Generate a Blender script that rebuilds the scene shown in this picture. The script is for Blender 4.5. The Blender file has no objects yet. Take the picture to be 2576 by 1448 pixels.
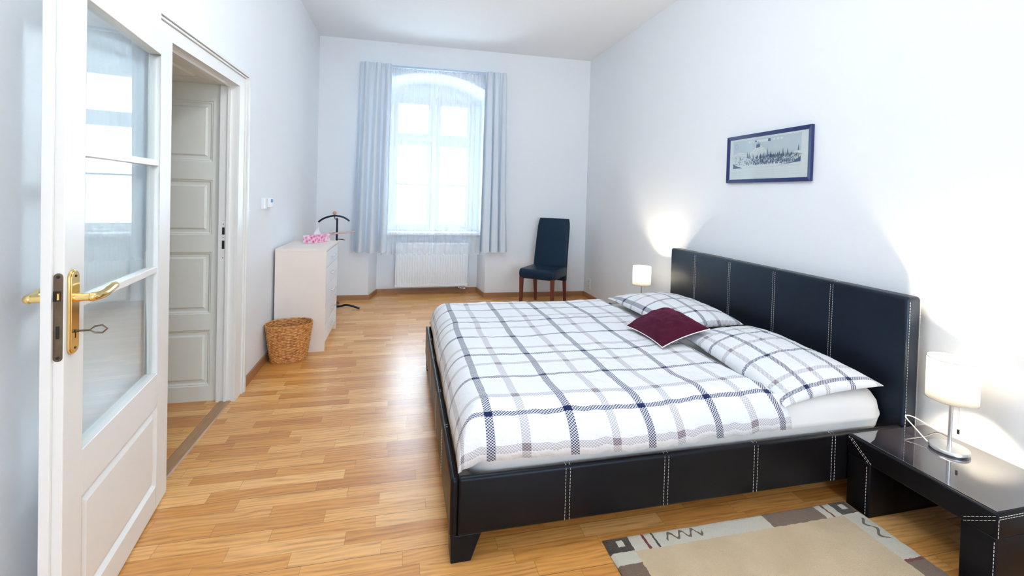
import bpy, bmesh, math, random
from mathutils import Vector, Matrix, noise
random.seed(7)
sc = bpy.context.scene
C = sc.collection
PI = math.pi

# ------------------------------------------------------------------ camera
yaw, pitch, roll = .2351, -.0179, .028
fw = Vector((math.sin(yaw)*math.cos(pitch), math.cos(yaw)*math.cos(pitch), math.sin(pitch)))
rt = Vector((math.cos(yaw), -math.sin(yaw), 0)); up = rt.cross(fw)
rt, up = rt*math.cos(roll)+up*math.sin(roll), -rt*math.sin(roll)+up*math.cos(roll)
cd = bpy.data.cameras.new('camera'); cam = bpy.data.objects.new('camera', cd); C.objects.link(cam)
cam.matrix_world = Matrix(((rt.x, up.x, -fw.x, 0), (rt.y, up.y, -fw.y, 0), (rt.z, up.z, -fw.z, 1.3538), (0, 0, 0, 1)))
cd.sensor_fit = 'HORIZONTAL'; cd.sensor_width = 36; cd.lens = 1138.55/2576*36
cd.shift_x = -1.4565/2576; cd.shift_y = -213.97/2576; cd.clip_start = .02
sc.camera = cam

# ------------------------------------------------------------------ light and exposure
W = bpy.data.worlds.new('sky'); sc.world = W; W.use_nodes = True
bg = W.node_tree.nodes['Background']; bg.inputs[0].default_value = (.66, .83, 1.0, 1); bg.inputs[1].default_value = 6.2
sc.view_settings.view_transform = 'Standard'; sc.view_settings.look = 'None'
sc.view_settings.gamma = 1; sc.view_settings.use_curve_mapping = False
sc.view_settings.exposure = 1.82
sc.cycles.use_adaptive_sampling = True; sc.cycles.adaptive_threshold = .035; sc.cycles.max_bounces = 8; sc.cycles.diffuse_bounces = 5; sc.cycles.glossy_bounces = 4
sc.cycles.transmission_bounces = 6; sc.cycles.transparent_max_bounces = 12
sc.cycles.use_denoising = True; sc.cycles.caustics_reflective = False; sc.cycles.caustics_refractive = False
sc.cycles.sample_clamp_indirect = 6
def portal(name, loc, size, rot):
    l = bpy.data.lights.new(name, 'AREA'); l.shape = 'RECTANGLE'; l.size, l.size_y = size; l.cycles.is_portal = True
    o = bpy.data.objects.new(name, l); C.objects.link(o); o.location = loc; o.rotation_euler = rot
portal('window_daylight', (.36, 6.42, 1.72), (1.16, 1.86), (-PI/2, 0, 0))
portal('rear_fill_portal', (.55, -4.02, 1.75), (.9, 1.9), (PI/2, 0, 0))  # guides sky light through the added rear windows
portal('rear_fill_portal', (1.75, -4.02, 1.75), (.9, 1.9), (PI/2, 0, 0))

# ------------------------------------------------------------------ mesh helpers
def nb(): return bmesh.new()
def box(bm, x0, x1, y0, y1, z0, z1):
    v = [bm.verts.new(p) for p in ((x0,y0,z0),(x1,y0,z0),(x1,y1,z0),(x0,y1,z0),(x0,y0,z1),(x1,y0,z1),(x1,y1,z1),(x0,y1,z1))]
    for f in ((3,2,1,0),(4,5,6,7),(0,1,5,4),(1,2,6,5),(2,3,7,6),(3,0,4,7)): bm.faces.new([v[i] for i in f])
def hexa(bm, b, t):
    v = [bm.verts.new(p) for p in list(b)+list(t)]; n = len(b)
    bm.faces.new([v[i] for i in range(n-1, -1, -1)]); bm.faces.new(v[n:])
    for i in range(n): j = (i+1) % n; bm.faces.new([v[i], v[j], v[n+j], v[n+i]])
def tube(bm, pts, r, n=10, cap=True, close=False):
    pts = [Vector(p) for p in pts]; rs = r if isinstance(r, (list, tuple)) else [r]*len(pts); rings = []
    m = len(pts); ref = None
    for i, p in enumerate(pts):
        if close: d = pts[(i+1) % m]-pts[i-1]
        else: d = pts[min(i+1, m-1)]-pts[max(i-1, 0)]
        d.normalize()
        if ref is None: ref = Vector((0, 0, 1)) if abs(d.z) < .9 else Vector((1, 0, 0))
        a = (ref-d*ref.dot(d)).normalized(); ref = a; b = d.cross(a)
        rings.append([bm.verts.new(p+(a*math.cos(2*PI*k/n)+b*math.sin(2*PI*k/n))*rs[i]) for k in range(n)])
    for i in range(m if close else m-1):
        A, B = rings[i], rings[(i+1) % m]
        for k in range(n): bm.faces.new([A[k], A[(k+1) % n], B[(k+1) % n], B[k]])
    if cap and not close:
        bm.faces.new(rings[0][::-1]); bm.faces.new(rings[-1])
def smooth_path(pts, n=6):
    P = [Vector(p) for p in pts]; out = []
    for i in range(len(P)-1):
        a, b, c, d = P[max(i-1, 0)], P[i], P[i+1], P[min(i+2, len(P)-1)]
        for k in range(n):
            t = k/n; out.append(.5*((2*b)+(c-a)*t+(2*a-5*b+4*c-d)*t*t+(3*b-a-3*c+d)*t**3))
    return out+[P[-1]]
def lathe(bm, prof, cx=0, cy=0, n=48, cap=True):
    rings = [[bm.verts.new((cx+r*math.cos(2*PI*k/n), cy+r*math.sin(2*PI*k/n), z)) for k in range(n)] for r, z in prof]
    for A, B in zip(rings, rings[1:]):
        for k in range(n): bm.faces.new([A[k], A[(k+1) % n], B[(k+1) % n], B[k]])
    if cap: bm.faces.new(rings[0][::-1]); bm.faces.new(rings[-1])
def rrect(x0, x1, y0, y1, r, n=6):
    o = []
    for cx, cy, a in ((x1-r, y1-r, 0), (x0+r, y1-r, PI/2), (x0+r, y0+r, PI), (x1-r, y0+r, 1.5*PI)):
        for k in range(n+1): t = a+PI/2*k/n; o.append((cx+r*math.cos(t), cy+r*math.sin(t)))
    return o
def slab(bm, x0, x1, y0, y1, z0, z1, rc, re, n=6, bulge=0):
    prof = [(re*(1-math.sin(PI/2*k/4)), z0+re*(1-math.cos(PI/2*k/4))) for k in range(5)]
    if bulge: prof += [(-bulge*math.sin(PI*k/5), z0+re+(z1-z0-2*re)*k/5) for k in range(1, 5)]
    prof += [(re*(1-math.cos(PI/2*k/4)), z1-re*(1-math.sin(PI/2*k/4))) for k in range(5)]
    rings = [[bm.verts.new((x, y, z)) for x, y in rrect(x0+i, x1-i, y0+i, y1-i, max(rc-i, .001), n)] for i, z in prof]
    for A, B in zip(rings, rings[1:]):
        m = len(A)
        for k in range(m): bm.faces.new([A[k], A[(k+1) % m], B[(k+1) % m], B[k]])
    bm.faces.new(rings[0][::-1]); bm.faces.new(rings[-1])
def sphere(bm, c, r, s=(1, 1, 1), n=20):
    M = Matrix.Translation(c) @ Matrix.Diagonal((s[0], s[1], s[2], 1))
    bmesh.ops.create_uvsphere(bm, u_segments=n, v_segments=n//2, radius=r, matrix=M)
def grid(bm, f, nu, nv, uvf=None):
    V = [[bm.verts.new(f(i/nu, j/nv)) for j in range(nv+1)] for i in range(nu+1)]
    lay = bm.loops.layers.uv.verify() if uvf else None
    for i in range(nu):
        for j in range(nv):
            fc = bm.faces.new([V[i][j], V[i+1][j], V[i+1][j+1], V[i][j+1]])
            if uvf:
                for lp, (a, b) in zip(fc.loops, ((i, j), (i+1, j), (i+1, j+1), (i, j+1))): lp[lay].uv = uvf(a/nu, b/nv)
    return V

def tag(o, label=None, cat=None, group=None, kind=None):
    if label: o['label'] = label
    if cat: o['category'] = cat
    if group: o['group'] = group
    if kind: o['kind'] = kind
    return o
def wm(o):
    m = o.matrix_basis.copy()
    while o.parent: o = o.parent; m = o.matrix_basis @ m
    return m
def obj(name, bm, mat, parent=None, smooth=True, bevel=0, local=False, label=None, solid=0, ang=40):
    bmesh.ops.recalc_face_normals(bm, faces=bm.faces[:])
    if parent is not None and not local: bm.transform(wm(parent).inverted())
    me = bpy.data.meshes.new(name); bm.to_mesh(me); bm.free()
    o = bpy.data.objects.new(name, me); C.objects.link(o)
    me.materials.append(mat)
    if parent is not None: o.parent = parent
    if solid:
        m = o.modifiers.new('solid', 'SOLIDIFY'); m.thickness = solid; m.offset = 0
    if bevel:
        m = o.modifiers.new('bevel', 'BEVEL'); m.width = bevel; m.segments = 3; m.limit_method = 'ANGLE'; m.angle_limit = math.radians(35); m.harden_normals = smooth
    if smooth:
        me.polygons.foreach_set('use_smooth', [True]*len(me.polygons))
        if not bevel and not solid:
            me.set_sharp_from_angle(angle=math.radians(ang))
    if label: o['label'] = label
    return o
def thing(name, loc=(0, 0, 0), rz=0, label=None, cat=None, group=None, kind=None):
    o = bpy.data.objects.new(name, None); C.objects.link(o); o.location = loc; o.rotation_euler = (0, 0, rz)
    o.empty_display_size = .05
    return tag(o, label, cat, group, kind)
def bx(name, x0, x1, y0, y1, z0, z1, mat, parent=None, bevel=0, local=False, label=None):
    bm = nb(); box(bm, x0, x1, y0, y1, z0, z1); return obj(name, bm, mat, parent, bevel=bevel, local=local, label=label, smooth=bool(bevel))

# ------------------------------------------------------------------ materials
class N:
    def __init__(s, name):
        s.m = bpy.data.materials.new(name); s.m.use_nodes = True; s.t = s.m.node_tree; s.p = s.t.nodes['Principled BSDF']; s.out = s.t.nodes['Material Output']
    def n(s, ty, ins=None, **kw):
        nd = s.t.nodes.new(ty)
        for k, v in kw.items(): setattr(nd, k, v)
        for k, v in (ins or {}).items():
            if isinstance(v, bpy.types.NodeSocket): s.t.links.new(v, nd.inputs[k])
            else: nd.inputs[k].default_value = v
        return nd
    def mt(s, op, a, b=None, c=None):
        ins = {0: a}
        if b is not None: ins[1] = b
        if c is not None: ins[2] = c
        return s.n('ShaderNodeMath', ins, operation=op).outputs[0]
    def mix(s, f, a, b, mode='MIX'):
        nd = s.n('ShaderNodeMix', data_type='RGBA', blend_type=mode)
        for k, v in ((0, f), (6, a), (7, b)):
            if isinstance(v, bpy.types.NodeSocket): s.t.links.new(v, nd.inputs[k])
            else: nd.inputs[k].default_value = v if k == 0 else (*v, 1) if len(v) == 3 else v
        return nd.outputs[2]
    def set(s, **kw):
        for k, v in kw.items():
            k = {'col': 'Base Color', 'rough': 'Roughness', 'metal': 'Metallic', 'spec': 'Specular IOR Level', 'coat': 'Coat Weight', 'crough': 'Coat Roughness', 'sheen': 'Sheen Weight', 'trans': 'Transmission Weight', 'emit': 'Emission Strength', 'ecol': 'Emission Color', 'normal': 'Normal'}[k]
            if isinstance(v, bpy.types.NodeSocket): s.t.links.new(v, s.p.inputs[k])
            else: s.p.inputs[k].default_value = (*v, 1) if isinstance(v, tuple) and len(v) == 3 else v
        return s
    def bump(s, h, strength=.3, dist=.01):
        s.set(normal=s.n('ShaderNodeBump', {'Strength': strength, 'Distance': dist, 'Height': h}).outputs[0]); return s
    def co(s, k='Object'): return s.n('ShaderNodeTexCoord').outputs[k]
    def noise(s, vec, scale, detail=3, rough=.5): return s.n('ShaderNodeTexNoise', {'Vector': vec, 'Scale': scale, 'Detail': detail, 'Roughness': rough}).outputs[0]
    def ramp(s, f, stops):
        r = s.n('ShaderNodeValToRGB', {0: f}); e = r.color_ramp.elements
        while len(e) < len(stops): e.new(.5)
        for x, (p, c) in zip(e, stops): x.position = p; x.color = (*c, 1)
        return r.outputs[0]
def plain(name, col, rough=.5, metal=0, nscale=60, nstr=.05, var=.04, **kw):
    s = N(name); c = s.co(); nz = s.noise(c, nscale)
    s.set(col=s.mix(nz, tuple(x*(1-var) for x in col), tuple(min(1, x*(1+var)) for x in col)), rough=rough, metal=metal, **kw)
    if nstr: s.bump(nz, nstr, .002)
    return s.m
M = {}
OPAL_FILL = 13.5
M['wall'] = plain('wall_paint', (.855, .875, .90), .85, nscale=140, nstr=.12, var=.01)
M['ceil'] = plain('ceiling_paint', (.895, .91, .93), .9, nscale=90, nstr=.08, var=.01)
M['white'] = plain('white_lacquer', (.83, .815, .78), .32, nscale=25, nstr=.02, var=.015)
M['lining'] = plain('grey_white_lacquer', (.80, .80, .73), .38, nscale=25, nstr=.02, var=.015)
M['plastic'] = plain('white_plastic', (.82, .83, .83), .35, nstr=0, var=.01)
M['radiator'] = plain('radiator_enamel', (.86, .88, .90), .3, nstr=0, var=.005)
M['brass'] = plain('polished_brass', (.90, .66, .27), .13, 1, nstr=.02)
M['bronze'] = plain('aged_bronze', (.16, .115, .075), .42, .8, nscale=40, nstr=.1, var=.4)
M['dark'] = plain('dark_recess', (.012, .01, .01), .7, nstr=0)
M['chrome'] = plain('satin_aluminium', (.66, .67, .69), .3, 1, nscale=200, nstr=.03)
M['blackmetal'] = plain('black_painted_steel', (.010, .018, .045), .25, .3, nstr=0)
M['navyframe'] = plain('dark_blue_frame', (.004, .018, .12), .3, nstr=0, coat=.2)
M['paper'] = plain('print_paper', (.78, .80, .80), .6, nscale=30, nstr=0, var=.02)
M['ink'] = plain('engraving_ink', (.055, .11, .22), .7, nscale=40, nstr=0, var=.4)
M['inkmid'] = plain('engraving_grey', (.33, .42, .54), .7, nscale=40, nstr=0, var=.25)
M['inklight'] = plain('engraving_tone', (.58, .64, .70), .7, nscale=12, nstr=0, var=.08)
M['stitch'] = plain('pale_thread', (.72, .68, .64), .7, nstr=0)
M['piping'] = plain('white_piping', (.85, .84, .82), .7, nstr=0)
M['melamine'] = plain('pale_maple_board', (.84, .74, .66), .45, nscale=8, nstr=0, var=.04)
M['melwhite'] = plain('white_drawer_front', (.84, .86, .89), .35, nstr=0, var=.01)
M['redwood'] = plain('mahogany_legs', (.16, .035, .018), .35, nscale=18, nstr=.05, var=.35)
M['peach'] = plain('peach_wood', (.72, .36, .22), .45, nscale=18, nstr=0, var=.1)
M['pinkbar'] = plain('pinkish_bar', (.70, .50, .48), .4, nstr=0, var=.05)
M['bulb'] = N('glowing_bulb').set(col=(1, .9, .75), ecol=(1.0, .85, .62), emit=270.0).m
M['screen'] = plain('thermostat_display', (.12, .33, .62), .2, nstr=0)
M['cable'] = plain('white_cable', (.78, .78, .78), .4, nstr=0)
M['facade'] = plain('street_facade', (.86, .85, .82), .9, nstr=0, var=.03)
M['roofing'] = plain('street_roof', (.62, .56, .53), .9, nstr=0, var=.1)
M['farglass'] = plain('far_window_glass', (.35, .37, .38), .3, nstr=0)

def leather(name, col, tint=(.62, .80, 1.0), spec=.26):
    s = N(name); c = s.co()
    v = s.n('ShaderNodeTexVoronoi', {'Vector': c, 'Scale': 520.0}).outputs[0]
    n2 = s.noise(c, 7, 4); h = s.mt('ADD', s.mt('MULTIPLY', v, .35), s.mt('MULTIPLY', n2, 1.2))
    s.set(col=s.mix(n2, tuple(x*.8 for x in col), tuple(x*1.3 for x in col)), rough=s.mt('MULTIPLY_ADD', n2, .16, .27), spec=spec)
    s.p.inputs['Specular Tint'].default_value = (*tint, 1)  # specular tinted blue to imitate window light on the leather
    s.bump(h, .18, .004); return s.m
M['leather'] = leather('black_brown_leather', (.0062, .0045, .0050))
M['headleather'] = leather('leather_painted_blue_sheen', (.0050, .0052, .0085), (.42, .66, 1.0), .5)  # bed leather again, with a blue window reflection painted into its tint
M['chairleather'] = leather('blue_black_leather', (.009, .022, .042))

def floor_mat():
    s = N('oak_parquet'); c = s.co(); sp = s.n('ShaderNodeSeparateXYZ', {0: c}); x, y = sp.outputs[0], sp.outputs[1]
    R = .071; L = .40
    yr = s.mt('DIVIDE', s.mt('ADD', y, 20.0), R); row = s.mt('FLOOR', yr)
    wn = s.n('ShaderNodeTexWhiteNoise', {'W': row}, noise_dimensions='1D').outputs[0]
    Lr = s.mt('MULTIPLY_ADD', wn, .16, L-.1)
    xr = s.mt('ADD', s.mt('DIVIDE', s.mt('ADD', x, 20.0), Lr), s.mt('MULTIPLY', wn, 7.3)); col = s.mt('FLOOR', xr)
    cell = s.n('ShaderNodeCombineXYZ', {0: row, 1: col}).outputs[0]
    rnd = s.n('ShaderNodeTexWhiteNoise', {'Vector': cell}, noise_dimensions='2D')
    r1 = rnd.outputs[0]
    base = s.ramp(r1, [(0, (.56, .225, .050)), (.25, (.68, .305, .075)), (.6, (.74, .355, .098)), (.88, (.84, .46, .165)), (1, (.62, .26, .060))])
    off = s.n('ShaderNodeVectorMath', {0: rnd.outputs[1], 1: (7., 7., 7.)}, operation='MULTIPLY').outputs[0]
    vec = s.n('ShaderNodeVectorMath', {0: c, 1: off}, operation='ADD').outputs[0]
    st = s.n('ShaderNodeMapping', {'Vector': vec, 'Scale': (2.2, 26, 1)}).outputs[0]
    g = s.noise(st, 2.6, 7, .62)
    st2 = s.n('ShaderNodeMapping', {'Vector': vec, 'Scale': (1.5, 9, 1)}).outputs[0]
    wv = s.n('ShaderNodeTexWave', {'Vector': st2, 'Scale': 1.6, 'Distortion': 16.0, 'Detail': 3.0, 'Detail Scale': .8}, bands_direction='Y').outputs[0]
    gr = s.mt('ADD', s.mt('MULTIPLY', g, .80), s.mt('MULTIPLY', wv, .20))
    gc = s.ramp(gr, [(.22, (.60, .50, .40)), (.45, (.93, .91, .88)), (.65, (1.08, 1.08, 1.08))])
    colr = s.mix(1.0, base, gc, 'MULTIPLY')
    fy = s.mt('FRACT', yr); ey = s.mt('MINIMUM', fy, s.mt('SUBTRACT', 1.0, fy))
    fx = s.mt('FRACT', xr); ex = s.mt('MINIMUM', fx, s.mt('SUBTRACT', 1.0, fx))
    b3 = s.mt('FRACT', s.mt('DIVIDE', s.mt('ADD', y, 20.0), R*3)); e3 = s.mt('MINIMUM', b3, s.mt('SUBTRACT', 1.0, b3))
    j = s.mt('MAXIMUM', s.mt('MULTIPLY', s.mt('LESS_THAN', ey, .012), .35), s.mt('MULTIPLY', s.mt('LESS_THAN', ex, .0022), .45))
    j = s.mt('MAXIMUM', j, s.mt('MULTIPLY', s.mt('LESS_THAN', e3, .0055), .7))
    kn = s.n('ShaderNodeTexVoronoi', {'Vector': c, 'Scale': 2.6}).outputs[0]; k2 = s.mt('MULTIPLY', s.mt('LESS_THAN', kn, .014), .7)
    colr = s.mix(s.mt('MAXIMUM', j, k2), colr, (.07, .03, .012))
    s.set(col=colr, rough=s.mt('MULTIPLY_ADD', g, .12, .28), spec=.5, coat=.35, crough=.24)
    s.bump(s.mt('SUBTRACT', g, j), .08, .002); return s.m
M['floor'] = floor_mat()
def wood(name, a, b, scale=(3, 3, 30), rough=.4):
    s = N(name); c = s.co(); st = s.n('ShaderNodeMapping', {'Vector': c, 'Scale': scale}).outputs[0]; g = s.noise(st, 3, 5)
    s.set(col=s.mix(g, a, b), rough=rough).bump(g, .08, .002); return s.m
M['skirt'] = wood('oak_skirting', (.30, .13, .055), (.48, .24, .11), (3, 3, 40))
M['threshold'] = wood('oak_threshold', (.26, .13, .06), (.50, .29, .14), (40, 2, 1))

def cloth(name, navy, mauve, sy):
    s = N(name); uv = s.co('UV'); sp = s.n('ShaderNodeSeparateXYZ', {0: uv}); u, v = sp.outputs[0], sp.outputs[1]
    def band(c, off, per, hw): return s.mt('LESS_THAN', s.mt('ABSOLUTE', s.mt('WRAP', s.mt('SUBTRACT', c, off), per/2, -per/2)), hw)
    DL = band(u, .01, .315, .0165); DT = band(v, 0.0, .30, .0105)
    LL = s.mt('MAXIMUM', band(u, .145, .63, .0165), band(u, .495, .63, .0165)); LT = s.mt('MAXIMUM', band(v, .17, .60, .014), band(v, .40, .60, .014))
    mp = s.n('ShaderNodeMapping', {'Vector': uv, 'Scale': (1/.0062, 1/.0052, 1)}).outputs[0]
    ck = s.n('ShaderNodeTexChecker', {'Vector': mp, 'Scale': 1.0, 'Color1': (1, 1, 1, 1), 'Color2': (0, 0, 0, 1)}).outputs[1]
    ckm = s.mt('MULTIPLY_ADD', ck, .76, .18)
    D = s.mt('MINIMUM', s.mt('ADD', s.mt('MULTIPLY', s.mt('MAXIMUM', DL, DT), ckm), s.mt('MULTIPLY', DL, DT)), 1.0)
    Lm = s.mt('MINIMUM', s.mt('ADD', s.mt('MULTIPLY', s.mt('MAXIMUM', LL, LT), s.mt('MULTIPLY', ckm, .55)), s.mt('MULTIPLY', s.mt('MULTIPLY', LL, LT), .45)), 1.0)
    colr = s.mix(Lm, (.80, .805, .82), mauve); colr = s.mix(D, colr, navy)
    fine = s.noise(s.n('ShaderNodeMapping', {'Vector': uv, 'Scale': (1, 1, 1)}).outputs[0], 38, 5, .65)
    s.set(col=colr, rough=.85, sheen=.2, spec=.2).bump(fine, .5, .014); return s.m
M['duvet'] = cloth('checked_cotton', (.006, .014, .075), (.15, .09, .12), 0)
M['sheet'] = plain('white_sheet', (.74, .72, .70), .8, nscale=6, nstr=.5, var=.01)
def velvet():
    s = N('burgundy_velvet'); c = s.co(); g = s.noise(c, 260, 2); g2 = s.noise(c, 9, 3)
    s.set(col=s.mix(g2, (.042, .003, .013), (.076, .006, .022)), rough=.85, sheen=.3, spec=.15).bump(s.mt('ADD', g, s.mt('MULTIPLY', g2, 4.0)), .3, .006)
    s.p.inputs['Sheen Tint'].default_value = (.55, .12, .25, 1); return s.m
M['velvet'] = velvet()
def thin(name, col, tr, tl=.5, gl=None):
    s = N(name); nt = s.t; d = s.n('ShaderNodeBsdfDiffuse', {'Color': (*col, 1)}); t = s.n('ShaderNodeBsdfTranslucent', {'Color': (*col, 1)})
    a = s.n('ShaderNodeMixShader', {0: tl, 1: d.outputs[0], 2: t.outputs[0]})
    nz = s.noise(s.co(), 300, 2)
    if tr:
        b = s.n('ShaderNodeMixShader', {0: s.mt('MULTIPLY_ADD', nz, .06, tr-.03), 1: a.outputs[0], 2: s.n('ShaderNodeBsdfTransparent').outputs[0]}); a = b
    nt.links.new(a.outputs[0], s.out.inputs[0]); return s.m
M['sheer'] = thin('sheer_voile', (.74, .79, .86), .66, .06)
M['curtain'] = thin('pale_blue_curtain', (.70, .76, .83), 0, .05)
M['shade'] = thin('lampshade_fabric', (.95, .93, .90), 0, .55)
M['tissue'] = thin('tissue_paper', (.9, .9, .92), 0, .3)
def glass(name, tint=(.97, .985, .98), rough=0.0, ior=1.5, boost=1.0):
    s = N(name); ge = s.n('ShaderNodeNewGeometry'); dt = s.n('ShaderNodeVectorMath', {0: ge.outputs['Incoming'], 1: ge.outputs['Normal']}, operation='DOT_PRODUCT').outputs['Value']
    fr = s.mt('MULTIPLY_ADD', s.mt('POWER', s.mt('SUBTRACT', 1.0, s.mt('ABSOLUTE', dt)), 5.0), .96, .045)
    g = s.n('ShaderNodeBsdfGlossy', {'Roughness': rough, 'Color': (1, 1, 1, 1)}); t = s.n('ShaderNodeBsdfTransparent', {'Color': (*tint, 1)})
    m = s.n('ShaderNodeMixShader', {0: s.mt('MINIMUM', s.mt('MULTIPLY', fr, boost), 1.0), 1: t.outputs[0], 2: g.outputs[0]}); s.t.links.new(m.outputs[0], s.out.inputs[0]); return s.m
M['glass'] = glass('clear_window_glass')
M['doorglass'] = glass('door_glass', (.93, .965, .97), boost=1.15)
M['tableglass'] = plain('glass_over_leather', (.030, .026, .032), .035, nscale=350, nstr=0, var=.3, spec=1.0, coat=1.0, crough=.02)
M['tableglass'].node_tree.nodes['Principled BSDF'].inputs['Coat IOR'].default_value = 2.0
def wicker():
    s = N('woven_willow'); c = s.co(); g = s.noise(c, 55, 4)
    s.set(col=s.ramp(g, [(.3, (.30, .10, .022)), (.5, (.58, .25, .065)), (.7, (.72, .37, .12))]), rough=.5).bump(g, .2, .003); return s.m
M['wicker'] = wicker()
def roses():
    s = N('rose_print_card'); c = s.co(); v = s.n('ShaderNodeTexVoronoi', {'Vector': c, 'Scale': 34.0}); w = s.n('ShaderNodeTexWave', {'Vector': c, 'Scale': 40.0, 'Distortion': 6.0}, wave_type='RINGS').outputs[0]
    f = s.mt('MULTIPLY_ADD', w, .16, s.mt('MULTIPLY', v.outputs[0], 1.0))
    s.set(col=s.ramp(f, [(.08, (.60, .01, .14)), (.28, (.78, .08, .28)), (.45, (.85, .30, .48)), (.7, (.88, .62, .74)), (.95, (.85, .84, .86))]), rough=.4); return s.m
M['roses'] = roses()
def rugmat():
    s = N('cream_brown_wool'); c = s.co(); sp = s.n('ShaderNodeSeparateXYZ', {0: c}); x0, y0 = sp.outputs[0], sp.outputs[1]
    nz = s.noise(c, 55, 3); d = s.mt('MULTIPLY_ADD', nz, .010, -.005)
    x = s.mt('ADD', x0, d); y = s.mt('ADD', y0, d)      # x 0..1.18 from left edge, y 0 far edge growing negative toward the camera
    def rect(a, b, e, f):
        m = s.mt('MULTIPLY', s.mt('GREATER_THAN', x, a), s.mt('LESS_THAN', x, b)); n = s.mt('MULTIPLY', s.mt('GREATER_THAN', y, e), s.mt('LESS_THAN', y, f)); return s.mt('MULTIPLY', m, n)
    cream, dk, mid, red, field = (.78, .71, .57), (.060, .036, .022), (.23, .140, .082), (.22, .018, .012), (.55, .43, .29)
    cl = s.mix(rect(.098, 1.085, -2.3, -.083), cream, s.mix(s.noise(c, 5, 3), (.62, .43, .24), (.93, .71, .44)))
    items = [((-.1, .10, -.078, .1), dk), ((.045, .072, -.052, -.022), cream), ((.158, .170, -.083, .1), red), ((.200, .209, -.083, .1), dk),
             ((.73, 1.00, -.083, .1), mid), ((1.035, 1.045, -.083, .1), red), ((1.085, 1.3, -.078, .1), dk), ((1.118, 1.148, -.052, -.022), cream),
             ((-.1, .098, -.42, -.135), mid), ((1.085, 1.3, -.337, -.325), red), ((1.085, 1.3, -.62, -.337), mid)]
    for r, colr in items: cl = s.mix(rect(*r), cl, colr)
    # little zig-zag squiggles
    def squig(c1, c2, a, b, mid_, amp, fr):
        w = s.mt('MULTIPLY', s.mt('SINE', s.mt('MULTIPLY', c1, fr)), amp); q = s.mt('LESS_THAN', s.mt('ABSOLUTE', s.mt('SUBTRACT', s.mt('SUBTRACT', c2, mid_), w)), .0070)
        return s.mt('MULTIPLY', q, s.mt('MULTIPLY', s.mt('GREATER_THAN', c1, a), s.mt('LESS_THAN', c1, b)))
    cl = s.mix(squig(x, y, .25, .42, -.040, .016, 120.0), cl, (.17, .12, .075)); cl = s.mix(squig(y, x, -.23, -.11, 1.14, .013, 100.0), cl, (.17, .12, .075))
    h = s.noise(c, 420, 2); s.set(col=s.mix(s.mt('MULTIPLY', h, .5), cl, s.mix(1.0, cl, (.55, .5, .45), 'MULTIPLY')), rough=1, sheen=.3, spec=.05).bump(h, .9, .006); return s.m
M['rug'] = rugmat()

# ------------------------------------------------------------------ room shell
XL, XR, H = -1.0324, 2.431, 3.204
YF = -4.0
def yb(x): return 5.865-.025*x
TW = .62                                  # thickness of the old walls
OY0, OY1, OZ = 2.235, 3.165, 1.985        # opening of the doorway in the left wall
bx('floor', -3.4, XR+.3, YF-.3, 6.5, -.12, 0, M['floor'])
bm = nb(); box(bm, -3.4, XR+.3, YF-.3, 6.9, H, H+.15); obj('ceiling', bm, M['ceil'], smooth=False)
bm = nb()
box(bm, XL-TW, XL, YF-.3, OY0-.02, 0, H); box(bm, XL-TW, XL, OY1+.05, 6.9, 0, H); box(bm, XL-TW, XL, OY0-.02, OY1+.05, OZ+.03, H)
obj('wall_left', bm, M['wall'], smooth=False)
bx('wall_right', XR, XR+.3, YF-.3, 6.9, 0, H, M['wall'])
bm = nb()
ZB0, ZB1 = .80, 2.70
for a, b in ((XL, .10), (1.0, 1.3), (2.20, XR)): box(bm, a, b, YF-.3, YF, 0, H)
for a, b in ((.10, 1.0), (1.3, 2.20)): box(bm, a, b, YF-.3, YF, 0, ZB0); box(bm, a, b, YF-.3, YF, ZB1, H)
obj('wall_front', bm, M['wall'], smooth=False)
for i, (a, b) in enumerate(((.10, 1.0), (1.3, 2.20))):  # windows added in the unseen rear wall to let in fill light
    w = thing(f'window_{i+2}', (a, YF-.2, ZB0), kind='structure', label='white casement window added behind the viewpoint for fill light' if i == 0 else 'second white casement window added behind the viewpoint for fill light', cat='window')
    bm = nb()
    for q in (a, (a+b)/2-.03, b-.06): box(bm, q, q+.06, YF-.22, YF-.15, ZB0, ZB1)
    for q in (ZB0, 1.9, ZB1-.06): box(bm, a+.002, b-.002, YF-.218, YF-.152, q+.001, q+.061)
    obj('window_frame', bm, M['white'], w, smooth=False)
# hall behind the doorway
bx('wall_hall', -3.5, -3.4, YF-.3, 6.9, 0, H, M['wall'])
bx('wall_hall_side', -3.4, XL-TW, 4.2, 4.3, 0, H, M['wall'])
bx('wall_hall_near', -3.4, XL-TW, .6, .7, 0, H, M['wall'])
# back wall with its arched niche
NX0, NX1, BX0, BX1, NB = -.414, 1.052, -.335, 1.005, 6.215
def arch(x, a, b, zs, rise):
    t = (x-(a+b)/2)/((b-a)/2); return zs+rise*(math.sqrt(max(0, 1.25**2-t*t))-.75)/.5
nA = 20
fo = [(NX0, 0.0)]+[(NX0+(NX1-NX0)*k/nA, arch(NX0+(NX1-NX0)*k/nA, NX0, NX1, 2.66, .20)) for k in range(nA+1)]+[(NX1, 0.0)]
bo = [(BX0, 0.0)]+[(BX0+(BX1-BX0)*k/nA, arch(BX0+(BX1-BX0)*k/nA, BX0, BX1, 2.60, .19)) for k in range(nA+1)]+[(BX1, 0.0)]
bm = nb()
def quad(*p): bm.faces.new([bm.verts.new(q) for q in p])
A0, A1 = XL-.01, XR+.01
quad((A0, yb(A0), 0), (NX0, yb(NX0), 0), (NX0, yb(NX0), H), (A0, yb(A0), H))
quad((NX1, yb(NX1), 0), (A1, yb(A1), 0), (A1, yb(A1), H), (NX1, yb(NX1), H))
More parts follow.
